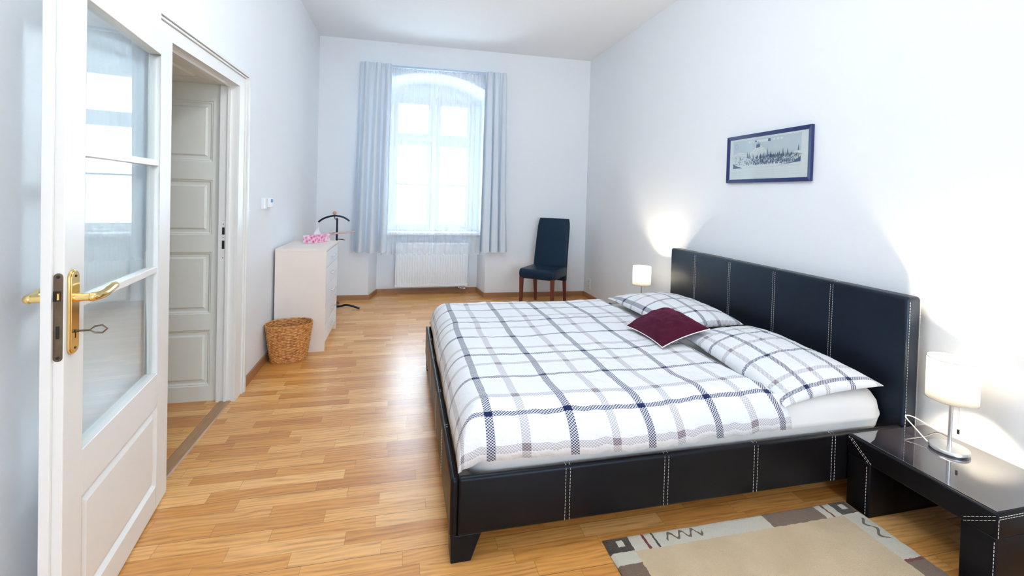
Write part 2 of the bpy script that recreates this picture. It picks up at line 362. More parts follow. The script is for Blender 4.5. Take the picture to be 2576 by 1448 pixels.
for (xa, za), (xc, zc) in zip(fo[1:-1], fo[2:-1]): quad((xa, yb(xa), za), (xc, yb(xc), zc), (xc, yb(xc), H), (xa, yb(xa), H))
for (a, b) in zip(range(len(fo)-1), range(1, len(fo))):
    quad((fo[a][0], yb(fo[a][0]), fo[a][1]), (bo[a][0], NB, bo[a][1]), (bo[b][0], NB, bo[b][1]), (fo[b][0], yb(fo[b][0]), fo[b][1]))
WX0, WX1, WZ0, WZ1 = -.205, .925, .835, 2.62
box(bm, -1.2, WX0, NB, NB+.42, 0, H); box(bm, WX1, XR, NB, NB+.42, 0, H); box(bm, WX0, WX1, NB, NB+.42, 0, WZ0); box(bm, WX0, WX1, NB, NB+.42, WZ1, H)
bmesh.ops.remove_doubles(bm, verts=bm.verts[:], dist=1e-5)
obj('wall_back', bm, M['wall'], smooth=False)
# skirting boards
SH = .058
def skirt(name, segs):
    bm = nb()
    for (xa, ya), (xc, yc), nx, ny in segs:
        t = .018; z1 = SH
        hexa(bm, [(xa, ya, 0), (xc, yc, 0), (xc+nx*t, yc+ny*t, 0), (xa+nx*t, ya+ny*t, 0)], [(xa, ya, z1), (xc, yc, z1), (xc+nx*t*.75, yc+ny*t*.75, z1), (xa+nx*t*.75, ya+ny*t*.75, z1)])
    tag(obj(name, bm, M['skirt'], smooth=False), 'oak skirting board along the foot of the wall', 'skirting board', kind='structure')
skirt('baseboard_left', [((XL, 3.325), (XL, yb(XL)), 1, 0), ((XL, YF), (XL, 2.18), 1, 0)])
skirt('baseboard_back', [((XL+.018, yb(XL)), (NX0, yb(NX0)), 0, -1), ((NX0, yb(NX0)-.018), (BX0, NB), 1, 0), ((BX0, NB), (BX1, NB), 0, -1), ((BX1, NB), (NX1, yb(NX1)-.018), -1, 0), ((NX1, yb(NX1)), (XR-.018, yb(XR)), 0, -1)])
skirt('baseboard_right', [((XR, 4.13), (XR, yb(XR)), -1, 0), ((XR, YF), (XR, 1.05), -1, 0)])
# doorway: casing, panelled lining, threshold
cs = thing('trim_1', (XL, OY1, 0), kind='structure', label='white moulded casing around the doorway', cat='door casing')
cw = .15
def ushape(bm, a, b, t):      # mitred strip around the opening between offsets a and b from its edge
    ya, yb_ = OY0-a*.4, OY0-b*.4
    P = lambda x, y, z: (x, y, z)
    for lo, hi in (([(OY1+a, 0), (OY1+b, 0), (OY1+b, OZ+b*TS), (OY1+a, OZ+a*TS)], 0), ([(ya, 0), (yb_, 0), (yb_, OZ+b*TS), (ya, OZ+a*TS)], 0), ([(ya, OZ+a*TS), (yb_, OZ+b*TS), (OY1+b, OZ+b*TS), (OY1+a, OZ+a*TS)], 0)):
        hexa(bm, [(XL, y, z) for y, z in lo], [(XL+t, y, z) for y, z in lo])
TS = .10/.15
bm = nb()
for a, b, t in ((0, .098, .018), (.098, .104, .013), (.104, .118, .026), (.118, .124, .018), (.124, .15, .034)): ushape(bm, a, b, t)
bmesh.ops.remove_doubles(bm, verts=bm.verts[:], dist=1e-5)
obj('casing', bm, M['white'], cs, smooth=False)
bm = nb(); box(bm, XL-.09, XL-.0005, OY1, OY1+.034, 0, OZ); box(bm, XL-.09, XL-.0005, OY0-.02, OY1+.034, OZ, OZ+.029)
box(bm, XL-.045, XL-.03, OY1-.012, OY1, 0, OZ-.012); box(bm, XL-.045, XL-.03, OY0, OY1, OZ-.012, OZ)
obj('rebate', bm, M['white'], cs, smooth=False)
sp_ = thing('trim_2', (XL-.3, OY1+.03, 0), kind='structure', label='grey white panelled lining inside the deep doorway', cat='door lining')
def panel(bm, x0, x1, z0, z1, y):
    """sunk frame with a raised field, facing -y"""
    rings = []
    for ins, dy in ((0, 0), (.004, .006), (.010, .006), (.018, .014), (.034, .014), (.044, .004), (.052, .004)):
        rings.append([bm.verts.new(p) for p in ((x0+ins, y+dy, z0+ins), (x1-ins, y+dy, z0+ins), (x1-ins, y+dy, z1-ins), (x0+ins, y+dy, z1-ins))])
    for A, B in zip(rings, rings[1:]):
        for k in range(4): bm.faces.new([A[k], A[(k+1) % 4], B[(k+1) % 4], B[k]])
    bm.faces.new(rings[-1])
LY = OY1+.035; LX0, LX1, PX0, PX1 = XL-TW, XL-.05, XL-TW+.07, -1.172
bm = nb(); pz = [(.094, .45), (.55, .942), (1.048, 1.395), (1.507, 1.885)]
def lq(x0, x1, z0, z1): bm.faces.new([bm.verts.new(p) for p in ((x0, LY, z0), (x1, LY, z0), (x1, LY, z1), (x0, LY, z1))])
lq(LX0, PX0, 0, OZ+.03); lq(PX1, LX1, 0, OZ+.03); e = 0
for a, b in pz+[(OZ+.03, None)]:
    lq(PX0, PX1, e, a); e = b
    if b: panel(bm, PX0, PX1, a, b, LY)
obj('lining_board', bm, M['lining'], sp_, smooth=False)
bm = nb(); panel(bm, PX0, PX1, OY0+.15, LY-.13, 0)      # ceiling of the lining, sunk panel
for a, b, c_, d in ((LX0, PX0, OY0, LY), (PX1, LX1, OY0, LY), (PX0, PX1, OY0, OY0+.15), (PX0, PX1, LY-.13, LY)): bm.faces.new([bm.verts.new(p) for p in ((a, 0, c_), (b, 0, c_), (b, 0, d), (a, 0, d))])
for v in bm.verts: v.co = Vector((v.co.x, v.co.z, OZ+.005+v.co.y))
obj('lining_head', bm, M['lining'], sp_, smooth=False)
bx('lining_board', LX0, LX1, OY0-.02, OY0, 0, OZ+.03, M['lining'], sp_)
def plate_outline(w, z0, z1, n=10):
    r = w/2; o = [(r*math.cos(a), z1-r+r*math.sin(a)) for a in [PI*k/n for k in range(n+1)]]
    return o+[(r*math.cos(a), z0+r+r*math.sin(a)) for a in [PI+PI*k/n for k in range(n+1)]]
bm = nb(); xs = XL-.062; box(bm, xs-.011, xs+.011, OY1-.002, OY1+.002, .895, 1.135); obj('strike_plate', bm, M['white'], sp_, label='cream metal strike plate')
bm = nb()
for z0, z1 in ((1.055, 1.10), (.965, 1.018)): box(bm, xs-.006, xs+.008, OY1-.003, OY1+.001, z0, z1)
for z in (1.12, 1.037, .91): box(bm, xs-.002, xs+.002, OY1-.003, OY1, z-.003, z+.003)
obj('strike_hole', bm, M['dark'], sp_, smooth=False)
bm = nb(); hexa(bm, [(XL-.075, OY0, 0), (XL-.002, OY0, 0), (XL-.002, LY, 0), (XL-.075, LY, 0)], [(XL-.068, OY0, .006), (XL-.009, OY0, .006), (XL-.009, LY, .006), (XL-.068, LY, .006)])
tag(obj('trim_3', bm, M['threshold'], smooth=False), 'oak threshold strip across the doorway floor', 'threshold', kind='structure')

# window in the niche
w = thing('window_1', (.36, NB+.06, WZ0), kind='structure', label='white casement window behind the sheer curtains', cat='window')
wy0, wy1 = NB+.02, NB+.09
bm = nb()
box(bm, WX0, WX0+.055, wy0, wy1, WZ0, WZ1); box(bm, WX1-.055, WX1, wy0, wy1, WZ0, WZ1); box(bm, WX0+.055, WX1-.055, wy0, wy1, WZ0, WZ0+.04); box(bm, WX0+.055, WX1-.055, wy0, wy1, WZ1-.04, WZ1)
box(bm, WX0+.055, .345, wy0-.01, wy1, 2.03, 2.09); box(bm, .410, WX1-.055, wy0-.01, wy1, 2.03, 2.09); box(bm, .345, .410, wy0-.012, wy1+.001, WZ0+.001, WZ1-.001)
obj('window_frame', bm, M['white'], w, bevel=.004)
for (a, b) in ((-.149, .344), (.411, .869)):
    for (z0, z1, mz) in ((WZ0+.041, 2.029, 1.455), (2.091, WZ1-.041, None)):
        bm = nb(); t = .052
        box(bm, a, a+t, wy0+.01, wy1-.01, z0, z1); box(bm, b-t, b, wy0+.01, wy1-.01, z0, z1); box(bm, a+t, b-t, wy0+.01, wy1-.01, z0, z0+t); box(bm, a+t, b-t, wy0+.01, wy1-.01, z1-t, z1)
        if mz: box(bm, a+t, b-t, wy0+.015, wy1-.02, mz-.012, mz+.012)
        s_ = obj('casement', bm, M['white'], w, bevel=.003)
        bm = nb(); box(bm, a+t, b-t, NB+.052, NB+.056, z0+t, z1-t); obj('pane', bm, M['glass'], s_, smooth=False)
tag(bx('window_sill', BX0+.002, BX1-.002, 6.02, NB+.02, .795, .83, M['white'], bevel=.006), 'white window sill board above the radiator', 'window sill', kind='structure')

# ------------------------------------------------------------------ street outside
b_ = thing('building', (1, 19, -6), label='pale apartment house across the street seen through the window', cat='building')
bx('facade', -9, 12, 19, 27, -6, 4.3, M['facade'], b_)
bm = nb(); hexa(bm, [(-9.4, 18.6, 4.3), (12.4, 18.6, 4.3), (12.4, 27.4, 4.3), (-9.4, 27.4, 4.3)], [(-9.4, 22.5, 7.2), (12.4, 22.5, 7.2), (12.4, 23, 7.2), (-9.4, 23, 7.2)]); obj('roof', bm, M['roofing'], b_, smooth=False)
for X in (-5.4, -3, -.6, 1.8, 4.2, 6.6):
    for Z in (-2.2, 1.2):
        fr = bx('window', X-.65, X+.65, 18.93, 19.02, Z-.1, Z+1.9, M['facade'], b_); bx('pane', X-.5, X+.5, 18.90, 18.95, Z+.05, Z+1.75, M['farglass'], fr)
bx('ground_street', -40, 40, 7.2, 60, -6.1, -6, M['facade'])['kind'] = 'structure'

# ------------------------------------------------------------------ glazed door leaf
la = .1326; LW, LZ, TH = .8145, 1.978, .045
dl = thing('door_1', (-.9892, 2.2627, 0), -PI/2+la, kind='structure', label='white glazed door leaf standing open with brass lever handle', cat='door')
# local: x = distance from the hinge, +y = room side of the leaf, face at y=0, body to y=-TH
g0, g1 = .125, .712; bars = [(1.430, 1.455), (.994, 1.020)]; gz0, gz1 = .578, 1.882; q0, q1, qz0, qz1 = .088, .708, .108, .440
bm = nb(); z0 = .008
for (a, b, c_, d) in ((0, g0-.0, z0, LZ), (g1, LW, z0, LZ), (g0, g1, gz1, LZ), (g0, g1, qz1, gz0), (g0, g1, z0, qz0)): box(bm, a, b, -TH, 0, c_, d)
for a, b in bars: box(bm, g0, g1, -TH+.008, -.006, a, b)
bmesh.ops.remove_doubles(bm, verts=bm.verts[:], dist=1e-5)
obj('leaf_frame', bm, M['white'], dl, local=True, bevel=.003)
bm = nb(); box(bm, LW, LW+.012, -TH, -.022, z0, LZ); box(bm, 0, LW+.012, -TH-.0005, -TH+.006, LZ, LZ+.010); obj('rebate', bm, M['white'], dl, local=True, bevel=.002)
bm = nb()
rings = []
for ins, dy in ((-.002, 0), (.012, -.012), (.018, -.012), (.036, -.003), (.042, -.003)):
    rings.append([bm.verts.new(p) for p in ((g0+ins-.0, dy, qz0+ins), (g1-ins, dy, qz0+ins), (g1-ins, dy, qz1-ins), (g0+ins, dy, qz1-ins))])
for A, B in zip(rings, rings[1:]):
    for k in range(4): bm.faces.new([A[k], A[(k+1) % 4], B[(k+1) % 4], B[k]])
bm.faces.new(rings[-1]); box(bm, g0-.01, g1+.01, -.036, -.016, qz0-.01, qz1+.01)
obj('lower_panel', bm, M['white'], dl, local=True, smooth=False)
for a, b in ((gz0, bars[1][0]), (bars[1][1], bars[0][0]), (bars[0][1], gz1)):
    bm = nb(); box(bm, g0-.004, g1+.004, -.026, -.021, a-.004, b+.004); obj('glass_pane', bm, M['doorglass'], dl, local=True, smooth=False)
def lever(side):
    s_ = 1 if side > 0 else -1; y0 = 0 if side > 0 else -TH
    bm = nb(); o = plate_outline(.046, .880, 1.114); o2 = plate_outline(.040, .883, 1.111)
    hexa(bm, [(.778+a, y0, z) for a, z in o], [(.778+a, y0+s_*.006, z) for a, z in o])
    hexa(bm, [(.778+a, y0+s_*.006, z) for a, z in o2], [(.778+a, y0+s_*.009, z) for a, z in o2])
    e_ = obj('escutcheon', bm, M['brass'], dl, local=True, bevel=.0012)
    bm = nb(); c_ = [(.778, y0+s_*.006, 1.036), (.778, y0+s_*.030, 1.036), (.778, y0+s_*.041, 1.036)]
    tube(bm, c_, [.0125, .0105, .0105], 16); sphere(bm, (.777, y0+s_*.046, 1.036), .0128)
    pth = smooth_path([(.778, y0+s_*.047, 1.036), (.765, y0+s_*.050, 1.036), (.735, y0+s_*.053, 1.036), (.700, y0+s_*.052, 1.040), (.668, y0+s_*.050, 1.044), (.652, y0+s_*.049, 1.044)], 6)
    tube(bm, pth, [.0115+.0015*math.sin(PI*i/(len(pth)-1)) for i in range(len(pth)-2)]+[.009, .004], 16)
    obj('lever_handle', bm, M['brass'], dl, local=True, ang=60)
    bm = nb()
    for z in (1.096, .897): tube(bm, [(.778, y0+s_*.008, z), (.778, y0+s_*.0105, z)], .0032, 10)
    tube(bm, [(.778, y0+s_*.0085, .943), (.778, y0+s_*.0095, .943)], .0045, 12); box(bm, .7762, .7798, min(y0+s_*.008, y0+s_*.0096), max(y0+s_*.008, y0+s_*.0096), .924, .943)
    obj('keyhole', bm, M['dark'], dl, local=True)
lever(1); lever(-1)
# lock case face on the edge of the leaf
bm = nb(); o = plate_outline(.020, .872, 1.110); yc = -.012
hexa(bm, [(LW, yc+a, z) for a, z in o], [(LW+.0025, yc+a, z) for a, z in o]); lp = obj('lock_plate', bm, M['bronze'], dl, local=True, bevel=.0006)
bm = nb(); box(bm, LW+.002, LW+.0032, yc-.010, yc+.006, 1.035, 1.062); box(bm, LW+.002, LW+.0032, yc-.004, yc+.0035, .934, .968)
for z in (1.100, .882): tube(bm, [(LW+.002, yc, z), (LW+.0034, yc, z)], .0042, 12)
obj('lock_recess', bm, M['dark'], lp, local=True, smooth=False)
bm = nb(); hexa(bm, [(LW+.002, yc-.006, 1.037), (LW+.002, yc+.005, 1.037), (LW+.002, yc+.005, 1.060), (LW+.002, yc-.006, 1.060)], [(LW+.012, yc+.002, 1.040), (LW+.010, yc+.005, 1.040), (LW+.010, yc+.005, 1.057), (LW+.012, yc+.002, 1.057)]); obj('latch', bm, M['brass'], lp, local=True, label='brass latch bolt')
# key
Ml = wm(dl)
bm = nb(); tube(bm, [(.778, -.012, .943), (.778, .040, .943)], .0027, 10); tube(bm, [(.778, .011, .943), (.778, .016, .943)], .0042, 10)
bow = [(.778, .040, .943), (.774, .050, .934), (.772, .066, .932), (.771, .077, .943), (.772, .066, .954), (.774, .050, .952)]
tube(bm, bow, .0024, 8, close=True); bm.transform(Ml)
tag(obj('key', bm, M['bronze']), 'old bronze key sticking out of the brass keyhole plate of the glazed door', 'key')

# ------------------------------------------------------------------ bed
BX_, BY0, BY1, BHX = .187, 1.620, 3.560, 2.305
bed = thing('double_bed', (1.25, 2.59, 0), label='double bed covered in black brown leather with pale double stitching and a tall headboard', cat='bed')
def seam(name, paths, parent, w=.0017, L=.0085, gap=.0045):
    bm = nb()
    for P in paths:
        P = [Vector(p) for p in P]
        for a, b in zip(P, P[1:]):
            d = b-a; n = max(1, int(d.length/(L+gap))); d.normalize(); st = (b-a).length/n
            for k in range(n): tube(bm, [a+d*(k*st), a+d*(k*st+st*L/(L+gap))], w*.55, 5)
    return obj(name, bm, M['stitch'], parent, label='pale double row of stitching')
RZ0, RZ1, HZ = .100, .317, .926
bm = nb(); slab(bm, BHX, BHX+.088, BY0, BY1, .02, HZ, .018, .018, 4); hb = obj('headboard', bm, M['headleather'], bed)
for y in (3.212, 2.815, 2.408, 2.008):
    seam('stitching', [[(BHX-.001, y+o, .32), (BHX-.001, y+o, HZ-.022), (BHX+.005, y+o, HZ-.006), (BHX+.022, y+o, HZ+.001), (BHX+.07, y+o, HZ+.001)] for o in (-.008, .008)], hb)
seam('stitching', [[(BHX+.014, BY0-.001, .05), (BHX+.014, BY0-.001, HZ-.02)]], hb)
seam('stitching', [[(BHX+.078, BY0-.001, .05), (BHX+.078, BY0-.001, HZ-.02)]], hb)
def rail(x0, x1, y0, y1):
    bm = nb(); slab(bm, x0, x1, y0, y1, RZ0, RZ1, .012, .014, 4); return obj('side_rail', bm, M['leather'], bed)
r1 = rail(BX_+.028, BHX, BY0, BY0+.028)
for x in (.639, 1.064, 1.494, 1.906): seam('stitching', [[(x+o, BY0+.022, RZ1+.001), (x+o, BY0+.012, RZ1+.0005), (x+o, BY0+.002, RZ1-.008), (x+o-.001, BY0-.001, RZ1-.02), (x+o-.001, BY0-.001, RZ0+.004)] for o in (-.009, .009)], r1)
rail(BX_+.028, BHX, BY1-.028, BY1)
bm = nb(); slab(bm, BX_, BX_+.029, BY0, BY1, RZ0, RZ1, .012, .014, 4); r3 = obj('foot_rail', bm, M['leather'], bed)
for y in (3.215, 2.865, 2.375, 2.005): seam('stitching', [[(BX_+.024, y+o, RZ1+.001), (BX_+.012, y+o, RZ1+.0005), (BX_+.002, y+o, RZ1-.008), (BX_-.001, y+o, RZ1-.02), (BX_-.001, y+o, RZ0+.004)] for o in (-.009, .009)], r3)
for x, y, sx in ((BX_+.004, BY0+.004, 1), (BX_+.004, BY1-.104, 1)):
    bm = nb(); hexa(bm, [(x+.004, y+.004, 0), (x+.078, y+.004, 0), (x+.078, y+.08, 0), (x+.004, y+.08, 0)], [(x, y, RZ0+.004), (x+.115, y, RZ0+.004), (x+.115, y+.1, RZ0+.004), (x, y+.1, RZ0+.004)]); obj('leg', bm, M['leather'], bed, bevel=.003)
bx('slat_base', BX_+.05, BHX-.005, BY0+.05, BY1-.05, .20, .235, M['melamine'], bed)
# mattress
MT = .470
bm = nb(); slab(bm, BX_+.040, BHX-.008, BY0+.036, BY1-.036, .236, MT, .14, .10, 10, bulge=.005)
bmesh.ops.triangulate(bm, faces=[f for f in bm.faces if len(f.verts) > 8])
tag(obj('mattress', bm, M['sheet'], ang=80), 'thick mattress in a smooth white fitted sheet inside the leather bed frame', 'mattress')

def wr(x, y, s, seed=0): return noise.noise(Vector((x*s+seed, y*s-seed, seed*.37)))
# duvet
def duvet():
    bm = nb()
    def P(s, t):
        # denser sampling near the hems
        e = lambda q: .5-.5*math.cos(PI*q)
        s2 = .35*s+.65*e(s); t2 = .35*t+.65*e(t)
        y = 1.634+(3.548-1.634)*t2; xr = 1.635+.060*math.exp(-(y-1.634)/.13)+.008*math.sin(y*9)
        x = .216+(xr-.216)*s2
        f = lambda d, w: math.sqrt(max(0, 1-(1-min(d, w)/w)**2.2))
        zt = .522+.010*wr(x, y, 2.2, 3)+.006*wr(x, y, 6, 9)
        dl_, dr_, dn, df = x-.216, xr-x, y-1.634, 3.548-y
        hN = .350+.012*wr(x, 0, 5, 4); drops = [(zt-.345)*(1-f(dl_, .13)), (zt-.478)*(1-f(dr_, .09)), (zt-hN)*(1-f(dn, .18)), (zt-.34)*(1-f(df, .16))]
        dz = sum(d**4 for d in drops)**.25
        z = max(zt-dz, .335)
        k = math.exp(-dn/.10)                  # ruffled hem along the near side
        z += k*.010*wr(x, y, 16, 2); y -= .0
        z += .0035*wr(x, y, 22, 5)*(1+1.5*k)
        y2 = y+.010*k*wr(x, .3, 14, 8)+.012*math.sin(x*5.1)*math.exp(-dn/.4)
        x2 = x+.006*wr(y, x, 6, 12)
        if dl_ < .08 and dn < .10: z -= .010*(1-dl_/.08)*(1-dn/.10)
        return Vector((x2, y2, z))
    n, m = 170, 210
    pts = [[P(i/n, j/m) for j in range(m+1)] for i in range(n+1)]
    # arc length coordinates from the middle of the cover
    mi, mj = n//2, m//2
    U = [0]*(n+1); V = [0]*(m+1)
    for i in range(n): U[i+1] = U[i]+(pts[i+1][mj]-pts[i][mj]).length
    for j in range(m): V[j+1] = V[j]+(pts[mi][j+1]-pts[mi][j]).length
    uo = U[next(i for i in range(n+1) if pts[i][mj].x > .64)]-.325
    vo = V[next(j for j in range(m+1) if pts[mi][j].y > 1.695)]-.3
    grid(bm, lambda a, b: pts[round(a*n)][round(b*m)], n, m, lambda a, b: (U[round(a*n)]-uo, V[round(b*m)]-vo))
    o = obj('duvet', bm, M['duvet'], ang=180); md = o.modifiers.new('thickness', 'SOLIDIFY'); md.thickness = .016; md.offset = -1
    tag(o, 'white duvet with navy and mauve woven checks spread over the bed', 'duvet')
duvet()
def cushion(name, cor, h1, h2, mat, label, cat, group=None, pinch=.07, piping=None, uo=(0, 0), size=(.6, .8), seed=1, pw=.42, wrinkle=.006):
    a, b, c_, d = [Vector(p) for p in cor]      # corner order around the cushion
    bm = nb(); n = 44; lay = bm.loops.layers.uv.verify()
    def P(u, v, s_):
        uu = u*(1-pinch*(1-v*v)*abs(u)); vv = v*(1-pinch*(1-u*u)*abs(v))
        p, q = (uu+1)/2, (vv+1)/2
        base = a*(1-p)*(1-q)+b*p*(1-q)+c_*p*q+d*(1-p)*q
        f = max(0, (1-u*u)*(1-v*v))**pw
        w_ = wrinkle*noise.noise(Vector((u*3.2+seed, v*3.2, seed*1.7)))*f+wrinkle*.7*noise.noise(Vector((u*8+seed, v*8, 4.2)))*f**.5
        nrm = (b-a).cross(d-a).normalized(); nrm = nrm if nrm.z > 0 else -nrm
        p_ = base+nrm*(s_*(h1 if s_ > 0 else h2)*f+w_)
        if s_ < 0 and f > .05 and p_.y > 1.70: p_.z = max(p_.z, .530 if p_.x < 1.66 else .474)
        return p_
    q = lambda k: math.sin(PI/2*(2*k/n-1))
    for s_ in (1, -1):
        grid(bm, lambda i, j: P(q(round(i*n)), q(round(j*n)), s_), n, n, lambda i, j: (uo[0]+q(round(i*n))*size[0]/2*(1+.1), uo[1]+q(round(j*n))*size[1]/2*(1+.1)))
    bmesh.ops.remove_doubles(bm, verts=bm.verts[:], dist=1e-4)
    if piping:
        root = obj(name, bm, mat, ang=180)
        bm = nb(); loop = [P(q(k), -1, 1) for k in range(n)]+[P(1, q(k), 1) for k in range(n)]+[P(-q(k), 1, 1) for k in range(n)]+[P(-1, -q(k), 1) for k in range(n)]
        tube(bm, loop, .0028, 8, close=True); obj('piping', bm, piping, root, label='thin white piping around the edge')
    else: root = obj(name, bm, mat, ang=180)
    return tag(root, label, cat, group)
cushion('pillow', [(1.665, 1.650, .445), (2.230, 1.655, .498), (2.165, 2.44, .550), (1.635, 2.40, .535)], .100, .02, M['duvet'], 'large white checked pillow at the near side of the bed under the burgundy cushion', 'pillow', 'checked pillows against the headboard', uo=(.16, .13), size=(.66, .85), seed=3)
cushion('pillow', [(1.635, 2.455, .535), (2.17, 2.50, .550), (2.24, 3.38, .525), (1.650, 3.43, .52)], .105, .02, M['duvet'], 'large white checked pillow at the far side of the bed near the small lit lamp', 'pillow', 'checked pillows against the headboard', uo=(.02, .05), size=(.64, .88), seed=11)
cushion('cushion', [(1.384, 2.60, .545), (1.395, 2.205, .540), (1.730, 2.255, .612), (1.722, 2.68, .628)], .082, .03, M['velvet'], 'small burgundy velvet cushion with white piping lying between the pillows', 'cushion', pinch=.10, piping=M['piping'], size=(.4, .4), seed=6, pw=.5, wrinkle=.010)

# ------------------------------------------------------------------ nightstands and lamps
def nightstand(y0, y1, label):
    r = thing('nightstand', (2.2, (y0+y1)/2, 0), label=label, cat='nightstand', group='black leather nightstands beside the bed')
    x0, x1, T = 1.980, XR-.005, .317
    bm = nb(); slab(bm, x0, x1, y0, y1, T-.088, T, .006, .008, 3); tp = obj('top', bm, M['leather'], r)
    for a, b in ((y0, y0+.105), (y1-.105, y1)):
        bm = nb(); slab(bm, x0+.001, x1-.001, a+.001 if a == y0 else a, b-.001 if b == y1 else b, 0, T-.086, .006, .004, 3); lg = obj('side_panel', bm, M['leather'], r)
        yy = b-.014 if a == y0 else a+.014
        seam('stitching', [[(x0-.001, yy if a != y0 else a+.006, .01), (x0-.001, yy if a != y0 else a+.006, T-.095)]], lg)
    for s_ in (0, 1):       # mitre stitching on the front face
        pts = []
        for o in (0, .014):
            if s_ == 0: pts.append([(x0-.001, y0+.006, T-.010-o), (x0-.001, y0+.098, T-.074-o)])
            else: pts.append([(x0-.001, y1-.006-o, T-.010), (x0-.001, y1-.098-o, T-.084)])
        seam('stitching', pts, tp)
    seam('stitching', [[(x0+.006, y0-.001, T-.010), (x1-.01, y0-.001, T-.010)], [(x0+.006, y0-.001, T-.018), (x1-.01, y0-.001, T-.018)], [(x0+.004, y0-.001, T-.02), (x0+.004, y0-.001, T-.086)]], tp)
    bx('glass_top', x0+.012, x1-.003, y0+.010, y1-.010, T-.003, T+.003, M['tableglass'], r, bevel=.0012)
    return r
nightstand(1.083, 1.617, 'black leather nightstand with a glossy glass top nearest the viewer beside the headboard')
nightstand(3.565, 4.100, 'black leather nightstand mostly hidden behind the far pillow')
def lamp(cx, cy, zb, label, cord):
    r = thing('table_lamp', (cx, cy, zb), label=label, cat='lamp', group='white table lamps on the nightstands')
    bm = nb(); lathe(bm, [(.060, 0), (.062, .004), (.066, .006), (.066, .014), (.063, .018), (.012, .0195)], n=56); obj('base', bm, M['chrome'], r, local=True)
    bm = nb(); lathe(bm, [(.058, .0002), (.060, .004)], n=40); obj('foot', bm, M['dark'], r, local=True)
    bm = nb(); tube(bm, [(0, 0, .018), (0, 0, .285)], .0072, 16); obj('pole', bm, M['chrome'], r, local=True)
    z0, z1, R_ = .218, .392, .084
    bm = nb(); n = 64
    for k in range(n):
        a, b = 2*PI*k/n, 2*PI*(k+1)/n; p = [(R_*math.cos(a), R_*math.sin(a), z0), (R_*math.cos(b), R_*math.sin(b), z0), (R_*math.cos(b), R_*math.sin(b), z1), (R_*math.cos(a), R_*math.sin(a), z1)]
        bm.faces.new([bm.verts.new(q) for q in p])
    bmesh.ops.remove_doubles(bm, verts=bm.verts[:], dist=1e-5)
    sh = obj('lamp_shade', bm, M['shade'], r, local=True); md = sh.modifiers.new('t', 'SOLIDIFY'); md.thickness = .0012
    for z in (z0, z1):
        bm = nb(); tube(bm, [(R_*math.cos(2*PI*k/48), R_*math.sin(2*PI*k/48), z) for k in range(48)], .0014, 6, close=True); obj('wire_ring', bm, M['chrome'], sh, local=True)
    bm = nb()
    for k in range(3): a = 2*PI*k/3; tube(bm, [(0, 0, .285), (R_*math.cos(a), R_*math.sin(a), z0+.002)], .0012, 6)
    obj('shade_spider', bm, M['chrome'], sh, local=True)
    bm = nb(); tube(bm, [(0, 0, .270), (0, 0, .298)], .012, 16); obj('socket', bm, M['plastic'], r, local=True)
    bm = nb(); sphere(bm, (0, 0, .318), .024); obj('bulb', bm, M['bulb'], r, local=True)
    bm = nb(); tube(bm, [(.020, -.016, .27), (.020, -.016, .092)], .0009, 6); pc = obj('pull_cord', bm, M['chrome'], r, local=True)
    bm = nb(); tube(bm, [(.020, -.016, .096), (.020, -.016, .078)], .0042, 12); obj('pull_knob', bm, M['dark'], pc, local=True)
    if cord:
        bm = nb(); tube(bm, smooth_path(cord, 8), .0026, 8); obj('power_cord', bm, M['cable'], r)
    return r
lamp(2.275, 1.413, .3205, 'lit table lamp with a white drum shade on the near nightstand', [(2.235, 1.468, .333), (2.26, 1.53, .352), (2.29, 1.598, .374), (2.33, 1.600, .372), (2.37, 1.57, .35), (2.41, 1.545, .325), (2.424, 1.50, .332)])
lamp(2.20, 3.860, .3205, 'lit table lamp with a white drum shade behind the far pillow', None)

# ------------------------------------------------------------------ rug
bm = nb(); nx, ny = 150, 220; LXr, LYr = 1.186, 1.75
def rp(a, b):
    x, y = a*LXr, -b*LYr; e = min(a, 1-a)*LXr; e2 = min(b, 1-b)*LYr; k = min(1, min(e, e2)/.012)
    return (x+.003*wr(y, 0, 8), y+.003*wr(x, 0, 8, 2), .003+.009*math.sqrt(k)+.0022*wr(x, y, 60, 2)+.001*random.random())
grid(bm, rp, nx, ny)
o = [(0, 0), (LXr, 0), (LXr, -LYr), (0, -LYr)]; hexa(bm, [(x, y, 0.0005) for x, y in o], [(x, y, .004) for x, y in o])
rug = obj('rug', bm, M['rug'], ang=180); rug.location = (.788, 1.617, 0)
tag(rug, 'cream wool rug with brown border blocks and squiggles on the floor beside the bed', 'rug')

# ------------------------------------------------------------------ fill lamp, added out of view overhead to brighten the room
cl = thing('fill_lamp', (.25, 1.7, H), label='white opal globe added out of view above the bed side as fill light', cat='fill lamp')
bm = nb(); lathe(bm, [(.05, H-.025), (.055, H-.02), (.055, H-.0005)], .25, 1.7); obj('ceiling_cup', bm, M['plastic'], cl)
bm = nb(); tube(bm, [(.25, 1.7, H-.02), (.25, 1.7, 2.93)], .006, 10); obj('stem', bm, M['chrome'], cl)
M['opal'] = N('fill_lamp_opal').set(col=(.9, .9, .9), ecol=(.84, .93, 1.0), emit=OPAL_FILL).m
bm = nb(); sphere(bm, (.25, 1.7, 2.77), .17, n=32); obj('globe', bm, M['opal'], cl)

